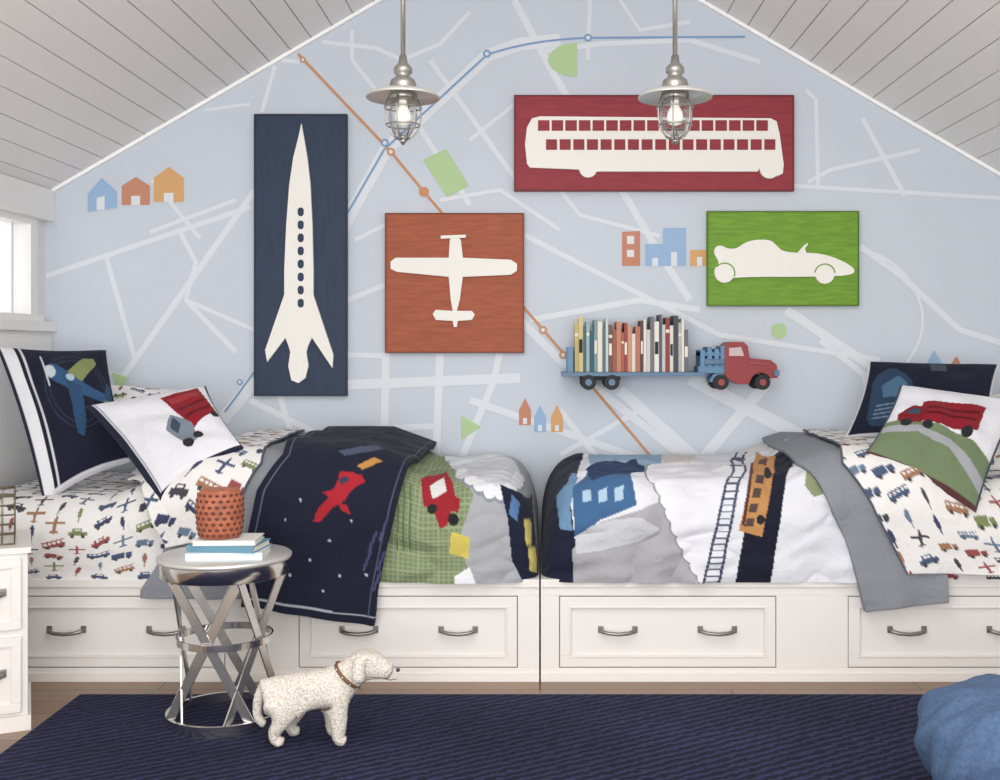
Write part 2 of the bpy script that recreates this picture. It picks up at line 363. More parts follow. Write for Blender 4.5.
hs=[49,54,46,50,41,52,50,43,53,47,42,50,39,49,46,38,45,51,52,42,55,50,57,47,54,46,56,49,53,42]
ws=[4,4.8,3,3.5,4.4,3.6,5,3.2,2.8,4.2]
pg=pm("book_pages",(230,224,210),.8)
for i in range(len(bc)):
    w=ws[i%10]*.98; 
    if x+w>690: break
    c=pm("book_cover_%d"%i,bc[i],.6); h=hs[i]*D/F
    xa,xb=T((x,0))[0],T((x+w-.25,0))[0]; dpt=.11+.02*(i%3)
    m.box(xa,xb,4.975,4.975+dpt,zb,zb+h,c)
    m.box(xa+.0015,xb-.0015,4.98,4.974+dpt,zb+h-.0001,zb+h+.0006,pg)
    if i%3==0: m.box(xa+.001,xb-.001,4.9745,4.976,zb+h*.72,zb+h*.78,pg)
    if i%4==1: m.box(xa+.002,xb-.002,4.9745,4.976,zb+h*.35,zb+h*.6,tyre if sum(bc[i])>500 else pg)
    x+=w
m.build("book_row")
# ---------------------------------------------------------------- pendants
glass=bpy.data.materials.new("clear_glass"); glass.use_nodes=True; nt=glass.node_tree; nt.nodes.clear()
o=nt.nodes.new("ShaderNodeOutputMaterial"); t=nt.nodes.new("ShaderNodeBsdfTransparent"); t.inputs[0].default_value=(.94,.95,.96,1); g=nt.nodes.new("ShaderNodeBsdfGlossy"); g.inputs["Roughness"].default_value=0.05
lw=nt.nodes.new("ShaderNodeLayerWeight"); lw.inputs[0].default_value=.3; mx=nt.nodes.new("ShaderNodeMixShader")
nt.links.new(lw.outputs["Facing"],mx.inputs[0]); nt.links.new(t.outputs[0],mx.inputs[1]); nt.links.new(g.outputs[0],mx.inputs[2]); nt.links.new(mx.outputs[0],o.inputs[0])
bulb=pm("bulb_glass",(250,246,236),.2); bulb.node_tree.nodes["Principled BSDF"].inputs["Emission Color"].default_value=(1,.93,.8,1); bulb.node_tree.nodes["Principled BSDF"].inputs["Emission Strength"].default_value=.3
shade=pm("shade_metal",(222,220,215),.38,.5); CAGE=pm("cage_nickel",(170,167,162),.35,.8)
def pendant(px):
    d=3.8; X=wx(px,d); m=MB(); ct=ZA-(ZA-ZE)/HW*abs(X)
    z0=wz(92,d)
    m.tube([(X,d,z0+.1),(X,d,ct+.01)],.0085,CAGE,12)
    m.lathe([(0,.0),(.055,0),(.06,-.012),(.05,-.035),(.0,-.035)],(X,d,ct-.0),PEWTER)
    m.lathe([(0,.125),(.013,.125),(.016,.10),(.026,.09),(.032,.082),(.032,.066),(.024,.062),(.026,.05),(.042,.04),(.046,.022),(.04,.012),(.05,.006)],(X,d,z0),CAGE,48)
    m.lathe([(.04,.010),(.05,.006),(.085,.004),(.118,-.008),(.128,-.018),(.127,-.022),(.085,-.004),(.045,-.002),(0,-.002)],(X,d,z0),shade,48)
    m.lathe([(.044,.0),(.05,-.012),(.05,-.024),(.042,-.03),(.0,-.03)],(X,d,z0),CAGE)
    m.lathe([(.04,-.03),(.048,-.06),(.05,-.09),(.044,-.12),(.03,-.142),(.012,-.152),(0,-.153)],(X,d,z0),glass)
    m.lathe([(.014,-.03),(.015,-.05),(.026,-.07),(.029,-.09),(.022,-.11),(.0,-.118)],(X,d,z0),bulb,24)
    for k in range(6):
        a=k*math.pi/3+.3
        m.tube([(X+r*math.cos(a),d+r*math.sin(a),z0+z) for r,z in((.05,-.02),(.062,-.05),(.063,-.09),(.055,-.125),(.036,-.152),(.012,-.166))],.0030,CAGE,6)
    m.ring((X,d,z0-.055),.0625,.0030,CAGE); m.ring((X,d,z0-.115),.058,.0030,CAGE); m.ring((X,d,z0-.16),.022,.003,CAGE)
    m.lathe([(0,-.16),(.014,-.163),(.012,-.172),(.005,-.182),(0,-.184)],(X,d,z0),CAGE,16)
    return m.build("pendant_lamp")
pendant(403); pendant(675)
# ---------------------------------------------------------------- beds
def handle(m,hx,y,z,M=None,w=.062):
    m.box(hx-w-.012,hx-w+.008,y-.006,y,z-.004,z+.022,PEWTER,M); m.box(hx+w-.008,hx+w+.012,y-.006,y,z-.004,z+.022,PEWTER,M)
    m.tube([(hx-w,y-.004,z+.008),(hx-w+.002,y-.022,z+.005),(hx-w*.6,y-.03,z),(hx,y-.032,z-.003),(hx+w*.6,y-.03,z),(hx+w-.002,y-.022,z+.005),(hx+w,y-.004,z+.008)],.0075,PEWTER,8,False,M)
def bed_frame(x0,x1,drawers,par):
    m=MB(); yb=4.15; ZB=.385
    m.box(x0+.001,x1-.001,yb,5.12,0.0,ZB-.03,DARK)
    yf=yb-.02
    m.box(x0,x1,yf-.008,5.12,ZB-.03,ZB,WHITE)
    zl,zh=.055,.318
    m.box(x0,x1,yf,yb,0,zl-.004,WHITE); m.box(x0,x1,yf,yb,zh+.004,ZB-.03,WHITE)
    m.box(x0,x1,yf-.006,yf,0,.035,WHITE)
    e=[x0]
    for a,b in drawers: e+=[a-.003,b+.003]
    e.append(x1)
    for i in range(0,len(e),2): m.box(e[i],e[i+1],yf,yb,zl-.004,zh+.004,WHITE)
    for a,b in drawers:
        w=.042
        m.box(a,b,yf+.001,yb,zl,zl+w,WHITE); m.box(a,b,yf+.001,yb,zh-w,zh,WHITE)
        m.box(a,a+w,yf+.001,yb,zl+w,zh-w,WHITE); m.box(b-w,b,yf+.001,yb,zl+w,zh-w,WHITE)
        m.box(a+w,b-w,yf+.011,yb,zl+w,zh-w,WHITE)
        g=.006
        m.box(a+w-g,b-w+g,yf-.003,yf+.0005,zl+w-g,zl+w,WHITE); m.box(a+w-g,b-w+g,yf-.003,yf+.0005,zh-w,zh-w+g,WHITE)
        m.box(a+w-g,a+w,yf-.003,yf+.0005,zl+w,zh-w,WHITE); m.box(b-w,b-w+g,yf-.003,yf+.0005,zl+w,zh-w,WHITE)
        c=(a+b)/2
        for hx in(c-.187,c+.187): handle(m,hx,yf+.011,.185)
    return m.build("frame",0.0015,parent=par)
def q(px): return wx(px,4.14)
def emp(name):
    e=bpy.data.objects.new(name,None); S.collection.objects.link(e); return e
BL=emp("twin_storage_bed"); BR=emp("twin_storage_bed")
bed_frame(-2.2,-.003,[(q(8),q(225)),(q(300),q(517))],BL)
bed_frame(.003,2.2,[(q(560),q(775)),(q(848),q(1065))],BR)
tick=pm("mattress_ticking",(225,225,225),.9)
def mattress(x0,x1,par):
    m=MB(); m.box(x0,x1,4.24,5.08,.387,.60,tick); return m.build("mattress",.03,parent=par)
mattress(-2.17,-.26,BL); mattress(.26,2.17,BR)
# ---------------------------------------------------------------- bedding
ZB=.385
def zt(X): return np.interp(X,[-2.3,-1.66,-1.30,-.68,-.44,0,.88,1.12,1.42,1.72,2.3],[.68,.68,.825,.825,.735,.745,.745,.82,.81,.69,.68])
def prof(X,t,d=0.0):
    X=np.asarray(X,float);t=np.asarray(t,float)
    e=np.clip((np.abs(X)-.006)/.20,0,1); g=np.maximum(1-(1-e)**2.6,0)**(1/2.6)
    z_t=ZB+(zt(X)-ZB)*g; yf=4.125+(1-g)*.13
    R=np.minimum(.17,(z_t-ZB)*.8)
    th=np.clip(t-1,0,1)*math.pi/2
    Yb=5.125
    y=np.where(t<1,Yb+(yf+.17-Yb)*t, yf+.17-.17*np.sin(th))
    z=np.where(t<1,z_t, z_t-R+R*np.cos(th))
    z=np.where(t>2,z_t-R-(z_t-R-ZB)*np.clip(t-2,0,1),z); z=np.where(t>3,ZB-.22*(t-3),z)
    ny=-np.sin(th); nz=np.cos(th)
    return X,y+ny*d,z+nz*d,ny,nz
TT=np.linspace(0,4,401)
def fab(px,py,d=0.0):
    X=(px-CX)*4.15/F
    for _ in range(4):
        _,y,z,_,_=prof(np.full_like(TT,X),TT,d)
        pa=np.maximum.accumulate(CY+(CH-z)*F/y)+np.arange(401)*1e-6
        t=float(np.interp(py,pa,TT)); yy=float(np.interp(t,TT,y)); X=(px-CX)*yy/F
    return X,t
def inpoly(X,Y,poly):
    r=np.zeros(X.shape,bool); n=len(poly)
    xs=[p[0] for p in poly]; ys=[p[1] for p in poly]
    msk=(X>=min(xs))&(X<=max(xs))&(Y>=min(ys))&(Y<=max(ys))
    if not msk.any(): return r
    x=X[msk];y=Y[msk]; c=np.zeros(x.shape,bool); j=n-1
    for i in range(n):
        xi,yi=poly[i];xj,yj=poly[j]
        if yi!=yj:
            c^=((yi>y)!=(yj>y))&(x<(xj-xi)*(y-yi)/(yj-yi)+xi)
        j=i
    r[msk]=c; return r
def dense(poly,k=6):
    o=[]
    for i in range(len(poly)):
        a=poly[i];b=poly[(i+1)%len(poly)]
        for j in range(k): o.append((a[0]+(b[0]-a[0])*j/k,a[1]+(b[1]-a[1])*j/k))
    return o
PALN=[(62,68,100),(122,134,90),(158,118,92),(104,124,148),(70,70,78),(150,80,78),(76,90,120)]
def stamp(kind,u,v,s):
    a=u/s;b=v/s
    if kind==0: # car
        r=((np.abs(a)<.5)&(np.abs(b+.02)<.13))|((np.abs(a+.05)<.27)&(b>.08)&(b<.3))
        w=((a-.28)**2+(b+.17)**2<.012)|((a+.28)**2+(b+.17)**2<.012); hole=(np.abs(a+.05)<.17)&(b>.14)&(b<.24)
        return (r&~hole),w
    if kind==1: # bus/train
        r=(np.abs(a)<.55)&(np.abs(b)<.2); hole=(b>.02)&(b<.13)&(np.mod(a+.55,.22)>.07)
        w=((a-.33)**2+(b+.22)**2<.01)|((a+.33)**2+(b+.22)**2<.01)
        return (r&~hole),w
    if kind==2: # plane
        r=((a/.09)**2+(b/.5)**2<1)|((np.abs(b-.1)<.07)&(np.abs(a)<.5))|((np.abs(b+.38)<.045)&(np.abs(a)<.2))
        return r,np.zeros_like(r)
    if kind==3: # truck
        r=((a>-.5)&(a<.15)&(np.abs(b)<.2))|((a>.2)&(a<.5)&(b>-.2)&(b<.1))
        w=((a-.33)**2+(b+.22)**2<.011)|((a+.3)**2+(b+.22)**2<.011)
        return r,w
    r=((a/.12)**2+((b-.1)/.35)**2<1)|((np.abs(a)<.03)&(b<0)&(b>-.5))
    return r,np.zeros_like(r)
def print_fabric(col,A,B,seed=1,sp=.096):
    rs=np.random.RandomState(seed)
    col[:]=np.array(lin((232,230,229))[:3])
    a0,a1,b0,b1=A.min(),A.max(),B.min(),B.max()
    k=0; aa=a0+.02
    while aa<a1:
        bb=b0+.02+(k%2)*.035
        while bb<b1:
            ca=aa+rs.uniform(-.006,.006); cb=bb; s=rs.uniform(.062,.078)
            kd=rs.randint(0,5); c=PALN[rs.randint(len(PALN))]; c2=PALN[4]; an=rs.choice([0,0,0,0,.25,-.25])
            mk=(np.abs(A-ca)<s*.6)&(np.abs(B-cb)<s*.6)
            if mk.any():
                u=A[mk]-ca; v=-(B[mk]-cb); u,v=u*math.cos(an)-v*math.sin(an),u*math.sin(an)+v*math.cos(an)
                r,w=stamp(kd,u,v,s); sub=col[mk]; sub[r]=np.array(lin(c)[:3]); sub[w]=np.array(lin(c2)[:3]); col[mk]=sub
            bb+=sp*.80
        aa+=sp*.90; k+=1
def waves(A,B,seed,f0,amp,n=7):
    rs=np.random.RandomState(seed); o=np.zeros_like(A)
    for i in range(n):
        an=rs.uniform(0,math.pi*2); f=f0*rs.uniform(.5,1.8)
        o+=np.sin(A*f*math.cos(an)+B*f*math.sin(an)+rs.uniform(0,6.28)+.8*np.sin(A*f*.4+B*f*.3))/n*1.8
    return o*amp
def mesh_from_grid(name,P,col,nr,nc,mat,solid=0,par=None):
    V=P.reshape(-1,3); idx=np.arange(nr*nc).reshape(nr,nc)
    fs=np.stack([idx[:-1,:-1],idx[1:,:-1],idx[1:,1:],idx[:-1,1:]],-1).reshape(-1,4)
    me=bpy.data.meshes.new(name); me.vertices.add(len(V)); me.vertices.foreach_set("co",V.ravel().astype(np.float32))
    me.loops.add(len(fs)*4); me.loops.foreach_set("vertex_index",fs.ravel().astype(np.int32))
    me.polygons.add(len(fs)); me.polygons.foreach_set("loop_start",np.arange(0,len(fs)*4,4,dtype=np.int32)); me.polygons.foreach_set("loop_total",np.full(len(fs),4,dtype=np.int32))
    me.polygons.foreach_set("use_smooth",np.ones(len(fs),bool))
    me.update(calc_edges=True); me.validate()
    ca=me.color_attributes.new("Col",'FLOAT_COLOR','POINT')
    c4=np.concatenate([col.reshape(-1,3),np.ones((len(V),1))],1).astype(np.float32); ca.data.foreach_set("color",c4.ravel())
    me.materials.append(mat)
    ob=bpy.data.objects.new(name,me); S.collection.objects.link(ob)
    if par: ob.parent=par
    if solid:
        md=ob.modifiers.new("solid",'SOLIDIFY'); md.thickness=solid; md.offset=-1
    return ob
def edge(pts,d):
    L=sorted([fab(p[0],p[1],d)[::-1] for p in pts]); return [a[0] for a in L],[a[1] for a in L]
def drape(name,left,right,t1L,t1R,d,paint,step=.0045,amp=.008,seed=1,f0=14,solid=.01,hang=.012,par=None):
    tl,xl=edge(left,d) if not isinstance(left,(int,float)) else ([0,4],[left,left])
    tr,xr=edge(right,d) if not isinstance(right,(int,float)) else ([0,4],[right,right])
    seg=np.array([.83,.27,.24,.22]); tmax=max(t1L,t1R); 
    cum=np.concatenate([[0],np.cumsum(seg)])
    Wm=np.interp(tmax,[0,1,2,3,4],cum); nr=int(Wm/step)
    tb=np.interp(np.linspace(0,Wm,nr),cum,[0,1,2,3,4])
    wmax=max(np.interp(tb,tr,xr)-np.interp(tb,tl,xl)); nc=int(wmax/step)
    a=np.linspace(0,1,nc)[None,:]; 
    frac=(tb/tmax)[:,None]; t=frac*(t1L+(t1R-t1L)*a)*np.ones((nr,nc))
    XL=np.interp(t,tl,xl); XR=np.interp(t,tr,xr); X=XL+(XR-XL)*a
    _,y,z,ny,nz=prof(X,t,d)
    Wc=np.interp(t,[0,1,2,3,4],cum)
    dp=waves(X,Wc,seed,f0,amp)+waves(X,Wc,seed+9,f0*2.6,amp*.35)
    if name=="comforter": dp=np.minimum(np.abs(dp)*1.2+waves(X,Wc,seed+4,9,.010),.028)   # stuffed, creased look
    dp*=np.clip((t)*6,0.15,1)
    hg=np.clip(t-2.3,0,2); dp=dp+hang*hg*np.sin(X*34+seed)*.5+hang*hg*.6
    y=y+ny*dp; z=z+nz*dp
    col=np.zeros((nr,nc,3)); paint(col,X,t,Wc,a*np.ones_like(t),d)
    P=np.stack([X,y,z],-1)
    return mesh_from_grid(name,P,col,nr,nc,CLOTH,solid,par)
def c3(rgb): return np.array(lin(rgb)[:3])
def pp(col,X,t,poly,rgb,d=0.0,k=6):
    P=[fab(p[0],p[1],d) for p in dense(poly,k)]; mk=inpoly(X,t,P); col[mk]=c3(rgb); return mk
def pcirc(col,X,t,cx,cy,r,rgb,d=0.0,ry=None):
    return pp(col,X,t,[(cx+r*math.cos(a*math.pi/8),cy+(ry or r)*math.sin(a*math.pi/8)) for a in range(16)],rgb,d,1)
NAVY=(32,36,56)
# --- left bed
def p_sheet(seed):
    def f(col,X,t,Wc,a,d): print_fabric(col,X,Wc,seed)
    return f
drape("fitted_sheet",-2.19,-1.0,3,3,0.0,p_sheet(3),amp=.004,hang=0,solid=0,par=BL)
def p_comf_l(col,X,t,Wc,a,d):
    col[:]=c3((164,166,172))
    mk=pp(col,X,t,[(360,440),(425,452),(452,470),(474,500),(462,530),(466,560),(474,585),(355,585)],(120,134,104))
    g=mk&((np.mod(X,.019)<.005)|(np.mod(Wc,.019)<.005)); col[g]=c3((148,160,124))
    pp(col,X,t,[(420,440),(500,450),(524,482),(512,500),(496,505),(480,490),(462,478),(446,466)],(206,210,217))
    for cx,cy in((462,480),(471,487),(480,493),(490,498),(501,499),(511,494),(518,486)): 
        pcirc(col,X,t,cx,cy,7.5,(136,140,150)); 
    for cx,cy in((462,478),(471,485),(480,491),(490,496),(501,497),(511,492),(518,484)): pcirc(col,X,t,cx,cy,6.6,(226,228,233))
    pp(col,X,t,[(500,490),(520,496),(532,500),(540,585),(526,585),(512,560),(508,520)],NAVY)
    pp(col,X,t,[(512,498),(520,505),(517,522),(509,515)],(90,125,170)); pp(col,X,t,[(524,520),(531,520),(532,545),(526,545)],(200,186,110)); pp(col,X,t,[(528,548),(536,548),(537,572),(530,570)],(200,186,110))
    pp(col,X,t,[(452,530),(471,536),(469,557),(450,552)],(204,188,96))
    pp(col,X,t,[(455,575),(470,565),(478,585),(455,585)],(230,231,236))
    pp(col,X,t,[(421,484),(447,474),(453,488),(456,500),(448,525),(441,528),(434,512),(424,508)],(152,40,50))
    pp(col,X,t,[(430,490),(444,483),(447,494),(433,501)],(215,215,215)); pp(col,X,t,[(447,497),(461,503),(459,514),(445,512)],(152,40,50))
    pcirc(col,X,t,433,511,5,(40,40,44)); pcirc(col,X,t,454,520,5.5,(40,40,44))
    for x in(398,404,410): pp(col,X,t,[(x,487),(x+2,487),(x+1,550),(x-1,550)],(96,114,78))
drape("comforter",-1.25,-.006,3.04,3.04,.012,p_comf_l,amp=.017,seed=5,f0=15,hang=0,step=.004,solid=0,par=BL)
def solidp(rgb,lines=None):
    def f(col,X,t,Wc,a,d): col[:]=c3(rgb)
    return f
B4=lambda py,d: fab(250,py,d)[1]
drape("folded_comforter_edge",[(240,432),(200,470),(172,520),(160,560),(141,590)],[(345,432),(320,500),(300,600)],B4(598,.034),B4(600,.034),.034,solidp((138,141,149)),amp=.008,seed=12,solid=.02,par=BL)
def p_top(col,X,t,Wc,a,d):
    print_fabric(col,X*.8+Wc*.45,Wc*.9-X*.35,8)
    col[a>.985]=c3((90,95,110))
drape("flat_sheet",[(140,432),(140,480),(150,515),(165,546)],[(297,432),(262,462),(240,500),(216,546)],B4(543,.05),B4(543,.05),.05,p_top,amp=.008,seed=15,solid=.008,par=BL)
def p_navy(col,X,t,Wc,a,d):
    col[:]=c3((31,34,51))
    tm=t.max(axis=0)[None,:]
    b1=(tm-t); col[(b1<.16)&(b1>.125)]=c3((168,172,182)); col[(a<.055)&(a>.047)&(b1>.12)]=c3((100,106,125)); col[(a>.955)&(a<.962)&(b1>.12)]=c3((80,88,110))
    pp(col,X,t,[(313,521),(318,508),(328,498),(336,484),(340,472),(350,472),(362,476),(366,482),(352,490),(345,500),(332,508),(320,522)],(166,40,50),d)
    pp(col,X,t,[(336,500),(348,506),(352,514),(342,510)],(166,40,50),d); pp(col,X,t,[(322,492),(332,490),(330,498)],(166,40,50),d)
    pp(col,X,t,[(338,479),(346,476),(350,481),(342,485)],(60,60,80),d)
    pp(col,X,t,[(357,466),(374,458),(383,462),(362,470)],(186,138,76),d)
    pp(col,X,t,[(338,452),(378,446),(384,450),(345,457)],(76,82,104),d)
    for x,y,r in((330,540,1.4),(340,575,1.3),(310,560,1.3),(352,520,1.3),(300,500,1.2),(366,575,1.5),(324,590,1.2),(285,520,1.2),(290,575,1.2)): pcirc(col,X,t,x,y,r,(180,186,200),d)
    for x,y in((372,540),(380,560),(376,580),(366,560),(382,530)): pp(col,X,t,[(x-4,y+10),(x+4,y-10),(x+6,y-8),(x-2,y+12)],(74,72,108),d)
B5=lambda px,py,d: fab(px,py,d)[1]
drape("quilt",[(312,432),(283,455),(257,490),(246,540),(243,600),(243,640)],[(437,436),(424,455),(404,480),(391,530),(377,590),(371,640)],B5(250,606,.066),B5(371,626,.066),.066,p_navy,amp=.013,seed=21,solid=.022,f0=13,par=BL)
# --- right bed
drape("fitted_sheet",1.0,2.19,3,3,0.0,p_sheet(31),amp=.004,hang=0,solid=0,par=BR)
def p_comf_r(col,X,t,Wc,a,d):
    col[:]=c3((220,222,229))
    pp(col,X,t,[(530,440),(590,440),(580,470),(570,500),(575,540),(574,590),(535,590)],NAVY)
    pp(col,X,t,[(556,500),(572,478),(578,480),(570,510),(572,530),(560,530)],(110,146,180))
    G=(166,166,172)
    pp(col,X,t,[(572,548),(600,522),(640,512),(668,500),(676,540),(692,560),(696,590),(574,590)],G)
    pp(col,X,t,[(586,440),(700,440),(672,470),(640,478),(590,474)],(146,176,200))
    pp(col,X,t,[(572,492),(590,474),(628,470),(636,508),(600,520),(575,540)],(66,102,144))
    pp(col,X,t,[(586,474),(636,465),(648,476),(592,484)],(40,60,96))
    for x in(582,598,614): pp(col,X,t,[(x,494),(x+9,492),(x+9,503),(x,505)],(170,196,216))
    pp(col,X,t,[(575,536),(590,526),(612,520),(640,518),(660,528),(640,540),(600,550),(576,552)],(196,198,204))
    SC=((656,478),(664,489),(670,501),(675,513),(680,526),(686,539),(692,552),(699,564),(706,575))
    for x,y in SC: pcirc(col,X,t,x-1.5,y,10.5,(136,138,148))
    for x,y in SC: pcirc(col,X,t,x,y,10,(226,227,233))
    pp(col,X,t,[(664,440),(736,440),(722,500),(710,585),(700,585),(680,520),(660,480)],(224,225,232))
    pp(col,X,t,[(700,585),(736,440),(738.5,440),(703,585)],(60,66,92)); pp(col,X,t,[(716,585),(746,440),(748.5,440),(719,585)],(60,66,92))
    for i in range(20):
        f=i/20; y=580-124*f; x0=701+34*f; x1=718+29*f
        pp(col,X,t,[(x0,y),(x1,y),(x1,y+1.6),(x0,y+1.6)],(90,96,118),k=2)
    pp(col,X,t,[(733,590),(742,540),(750,500),(766,462),(800,440),(806,440),(786,480),(778,530),(768,590)],(30,32,48))
    pp(col,X,t,[(738,530),(748,490),(756,457),(776,457),(769,500),(761,536)],(188,138,88))
    for i in range(5): 
        y=466+i*13; x=755-i*3.4; pp(col,X,t,[(x+5,y),(x+13,y),(x+11,y+8),(x+3,y+8)],(84,70,64),k=2)
    pp(col,X,t,[(741,524),(747,490),(752,466),(754,466),(750,492),(744,526)],(90,50,44)); pcirc(col,X,t,768,478,4,(40,40,44)); pcirc(col,X,t,760,520,4.5,(40,40,44))
    pp(col,X,t,[(806,470),(822,462),(832,476),(828,492),(814,498),(804,488)],(138,148,114)); pp(col,X,t,[(700,440),(800,440),(790,452),(710,455)],(230,226,222))
    pp(col,X,t,[(660,452),(700,452),(690,470),(664,468)],(212,208,204))
drape("comforter",.006,1.35,3.04,3.04,.012,p_comf_r,amp=.017,seed=6,f0=15,hang=0,step=.004,solid=0,par=BR)
drape("folded_comforter_edge",[(762,432),(795,460),(825,495),(846,540),(858,580),(873,640)],[(885,432),(905,470),(935,530),(947,575),(949,640)],B5(870,612,.044),B5(948,602,.044),.044,solidp((138,141,149)),amp=.007,seed=32,solid=.022,par=BR)
def p_top2(col,X,t,Wc,a,d):
    print_fabric(col,X*.8-Wc*.45,Wc*.9+X*.35,18); col[a<.006]=c3((90,95,110))
drape("flat_sheet",[(806,430),(842,462),(872,505),(892,545),(907,574)],2.12,B5(905,574,.06),B5(905,566,.06),.06,p_top2,amp=.007,seed=35,solid=.008,par=BR)
# ---------------------------------------------------------------- pillows
def pillow(name,corners,thick,paint,n=130,seed=0,back=(225,225,228)):
    C=[Vector((wx(p[0],p[2]),p[2],wz(p[1],p[2]))) for p in corners] # TL TR BR BL
    C=[np.array(c) for c in C]
    u=np.linspace(-1,1,n); U,V=np.meshgrid(u,u)
    U2=U*(1-.07*(1-V**2)); V2=V*(1-.07*(1-U**2))
    a=(U2+1)/2;b=(V2+1)/2
    P=((1-a)*b)[...,None]*C[0]+(a*b)[...,None]*C[1]+(a*(1-b))[...,None]*C[2]+((1-a)*(1-b))[...,None]*C[3]
    nrm=np.cross(C[1]-C[0],C[0]-C[3]); nrm/=np.linalg.norm(nrm)
    if nrm[1]>0: nrm=-nrm
    h=thick*np.maximum((1-U**2)*(1-V**2),0)**.42
    wr=waves(U,V,seed,7,.012)*(1-np.maximum(abs(U),abs(V))**4)
    front=P+nrm*(h+wr)[...,None]; backp=P-nrm*(h*.6)[...,None]
    col=np.zeros((n,n,3)); paint(col,(U+1)/2,(V+1)/2)
    G=np.concatenate([front,backp[::-1]],0); bc_=np.ones((n,n,3))*c3(back)
    cc=np.concatenate([col,bc_],0)
    return mesh_from_grid(name,G,cc,2*n,n,CLOTH,0)
def pu(col,U,V,poly,rgb): mk=inpoly(U,V,poly); col[mk]=c3(rgb)
def pe(col,U,V,cx,cy,rx,ry,rgb): mk=((U-cx)/rx)**2+((V-cy)/ry)**2<1; col[mk]=c3(rgb)
def pw1(col,U,V):
    col[:]=c3((30,33,50)); e=np.minimum(np.minimum(U,1-U),np.minimum(V,1-V))
    col[(e<.02)]=c3((40,44,64)); col[U<.13]=c3((228,228,233)); col[U<.02]=c3((36,40,60)); col[(U>.17)&(U<.19)]=c3((205,205,212)); col[(V<.03)&(U>.1)]=c3((215,215,222))
    for k in range(2): mk=np.abs(((U-.6)/(.32-.04*k))**2+((V-.60)/(.30-.04*k))**2-1)<.03; col[mk]=c3((52,60,80))
    B_=(54,88,128)
    pu(col,U,V,smooth([(.34,.78),(.40,.84),(.52,.78),(.70,.62),(.94,.50),(.95,.46),(.86,.46),(.66,.52),(.46,.64),(.36,.70)],1),B_)   # fuselage
    pu(col,U,V,[(.50,.70),(.64,.62),(.60,.34),(.54,.24),(.48,.28)],(50,78,112)) # near wing
    pu(col,U,V,[(.54,.76),(.66,.66),(.86,.82),(.84,.88),(.74,.88)],(132,142,92)) # far wing
    pu(col,U,V,[(.86,.50),(.95,.48),(.97,.62),(.92,.64)],(50,78,112)); pu(col,U,V,[(.84,.48),(.93,.47),(.88,.36),(.84,.36)],(132,142,92)) # tail
    pe(col,U,V,.37,.77,.05,.05,(190,200,206)); pe(col,U,V,.55,.71,.045,.03,(176,196,210)); mk=(np.abs(U-.33)<.008)&(np.abs(V-.78)<.12); col[mk]=c3((190,200,206))
def pw3(col,U,V):
    col[:]=c3((224,224,231)); e=np.minimum(np.minimum(U,1-U),np.minimum(V,1-V)); 
    col[e<.02]=c3((60,66,90)); col[(U<.05)]=c3((34,38,58)); col[(U>.06)&(U<.07)]=c3((160,165,180)); col[(V<.035)]=c3((34,38,58))
    pu(col,U,V,[(.56,.84),(.92,.95),(.97,.52),(.66,.36)],(138,30,42)); pu(col,U,V,[(.61,.80),(.9,.88),(.91,.80),(.62,.72)],(156,54,60)); pu(col,U,V,[(.63,.64),(.93,.74),(.93,.70),(.64,.60)],(104,22,30)); pu(col,U,V,[(.65,.52),(.94,.62),(.94,.58),(.66,.48)],(104,22,30))
    pu(col,U,V,[(.42,.44),(.55,.60),(.68,.42),(.66,.24),(.54,.20)],(120,130,142)); pe(col,U,V,.54,.24,.055,.055,(40,40,46)); pe(col,U,V,.67,.28,.05,.05,(40,40,46)); pe(col,U,V,.94,.48,.035,.045,(40,40,46))
    pu(col,U,V,[(.47,.45),(.55,.55),(.58,.45),(.51,.38)],(60,72,90))
def pw2(col,U,V): print_fabric(col,U*.5,V*.4,44)
def pw4(col,U,V):
    col[:]=c3((30,33,50)); e=np.minimum(np.minimum(U,1-U),np.minimum(V,1-V)); col[e<.02]=c3((212,212,218))
    pu(col,U,V,smooth([(.06,.74),(.2,.88),(.34,.74),(.42,.5),(.40,.2),(.26,.08),(.12,.1),(.08,.4)],1),(46,66,92)); pu(col,U,V,[(.14,.6),(.26,.74),(.34,.62),(.32,.44),(.18,.42)],(78,110,138)); pu(col,U,V,[(.48,.94),(.6,.94),(.62,.82),(.5,.82)],(70,78,90))
    for k in range(4): pu(col,U,V,[(.14,.34-.05*k),(.36,.37-.05*k),(.36,.35-.05*k),(.14,.32-.05*k)],(110,130,150))
def pw5(col,U,V):
    col[:]=c3((222,222,229)); 
    pu(col,U,V,[(0,.40),(.25,.46),(.5,.48),(.8,.44),(1,.36),(1,0),(0,0)],(112,128,98)); pu(col,U,V,[(0,.34),(.3,.40),(.6,.38),(1,.20),(1,.10),(.6,.30),(.3,.32),(0,.26)],(160,162,168))
    e=np.minimum(np.minimum(U,1-U),np.minimum(V,1-V)); col[e<.02]=c3((70,74,96)); col[V<.03]=c3((90,56,58))
    pu(col,U,V,[(.24,.74),(.76,.82),(.78,.54),(.64,.50),(.26,.46)],(134,32,44)); pu(col,U,V,[(.08,.52),(.18,.68),(.3,.66),(.3,.44),(.10,.42)],(124,28,40))
    pu(col,U,V,[(.3,.66),(.73,.74),(.73,.71),(.3,.63)],(90,20,28)); pu(col,U,V,[(.3,.58),(.73,.66),(.73,.63),(.3,.55)],(90,20,28)); pu(col,U,V,[(.13,.55),(.19,.63),(.25,.62),(.25,.54)],(60,72,90))
    pe(col,U,V,.18,.42,.05,.055,(40,40,46)); pe(col,U,V,.36,.44,.045,.05,(40,40,46)); pe(col,U,V,.70,.50,.05,.055,(40,40,46))
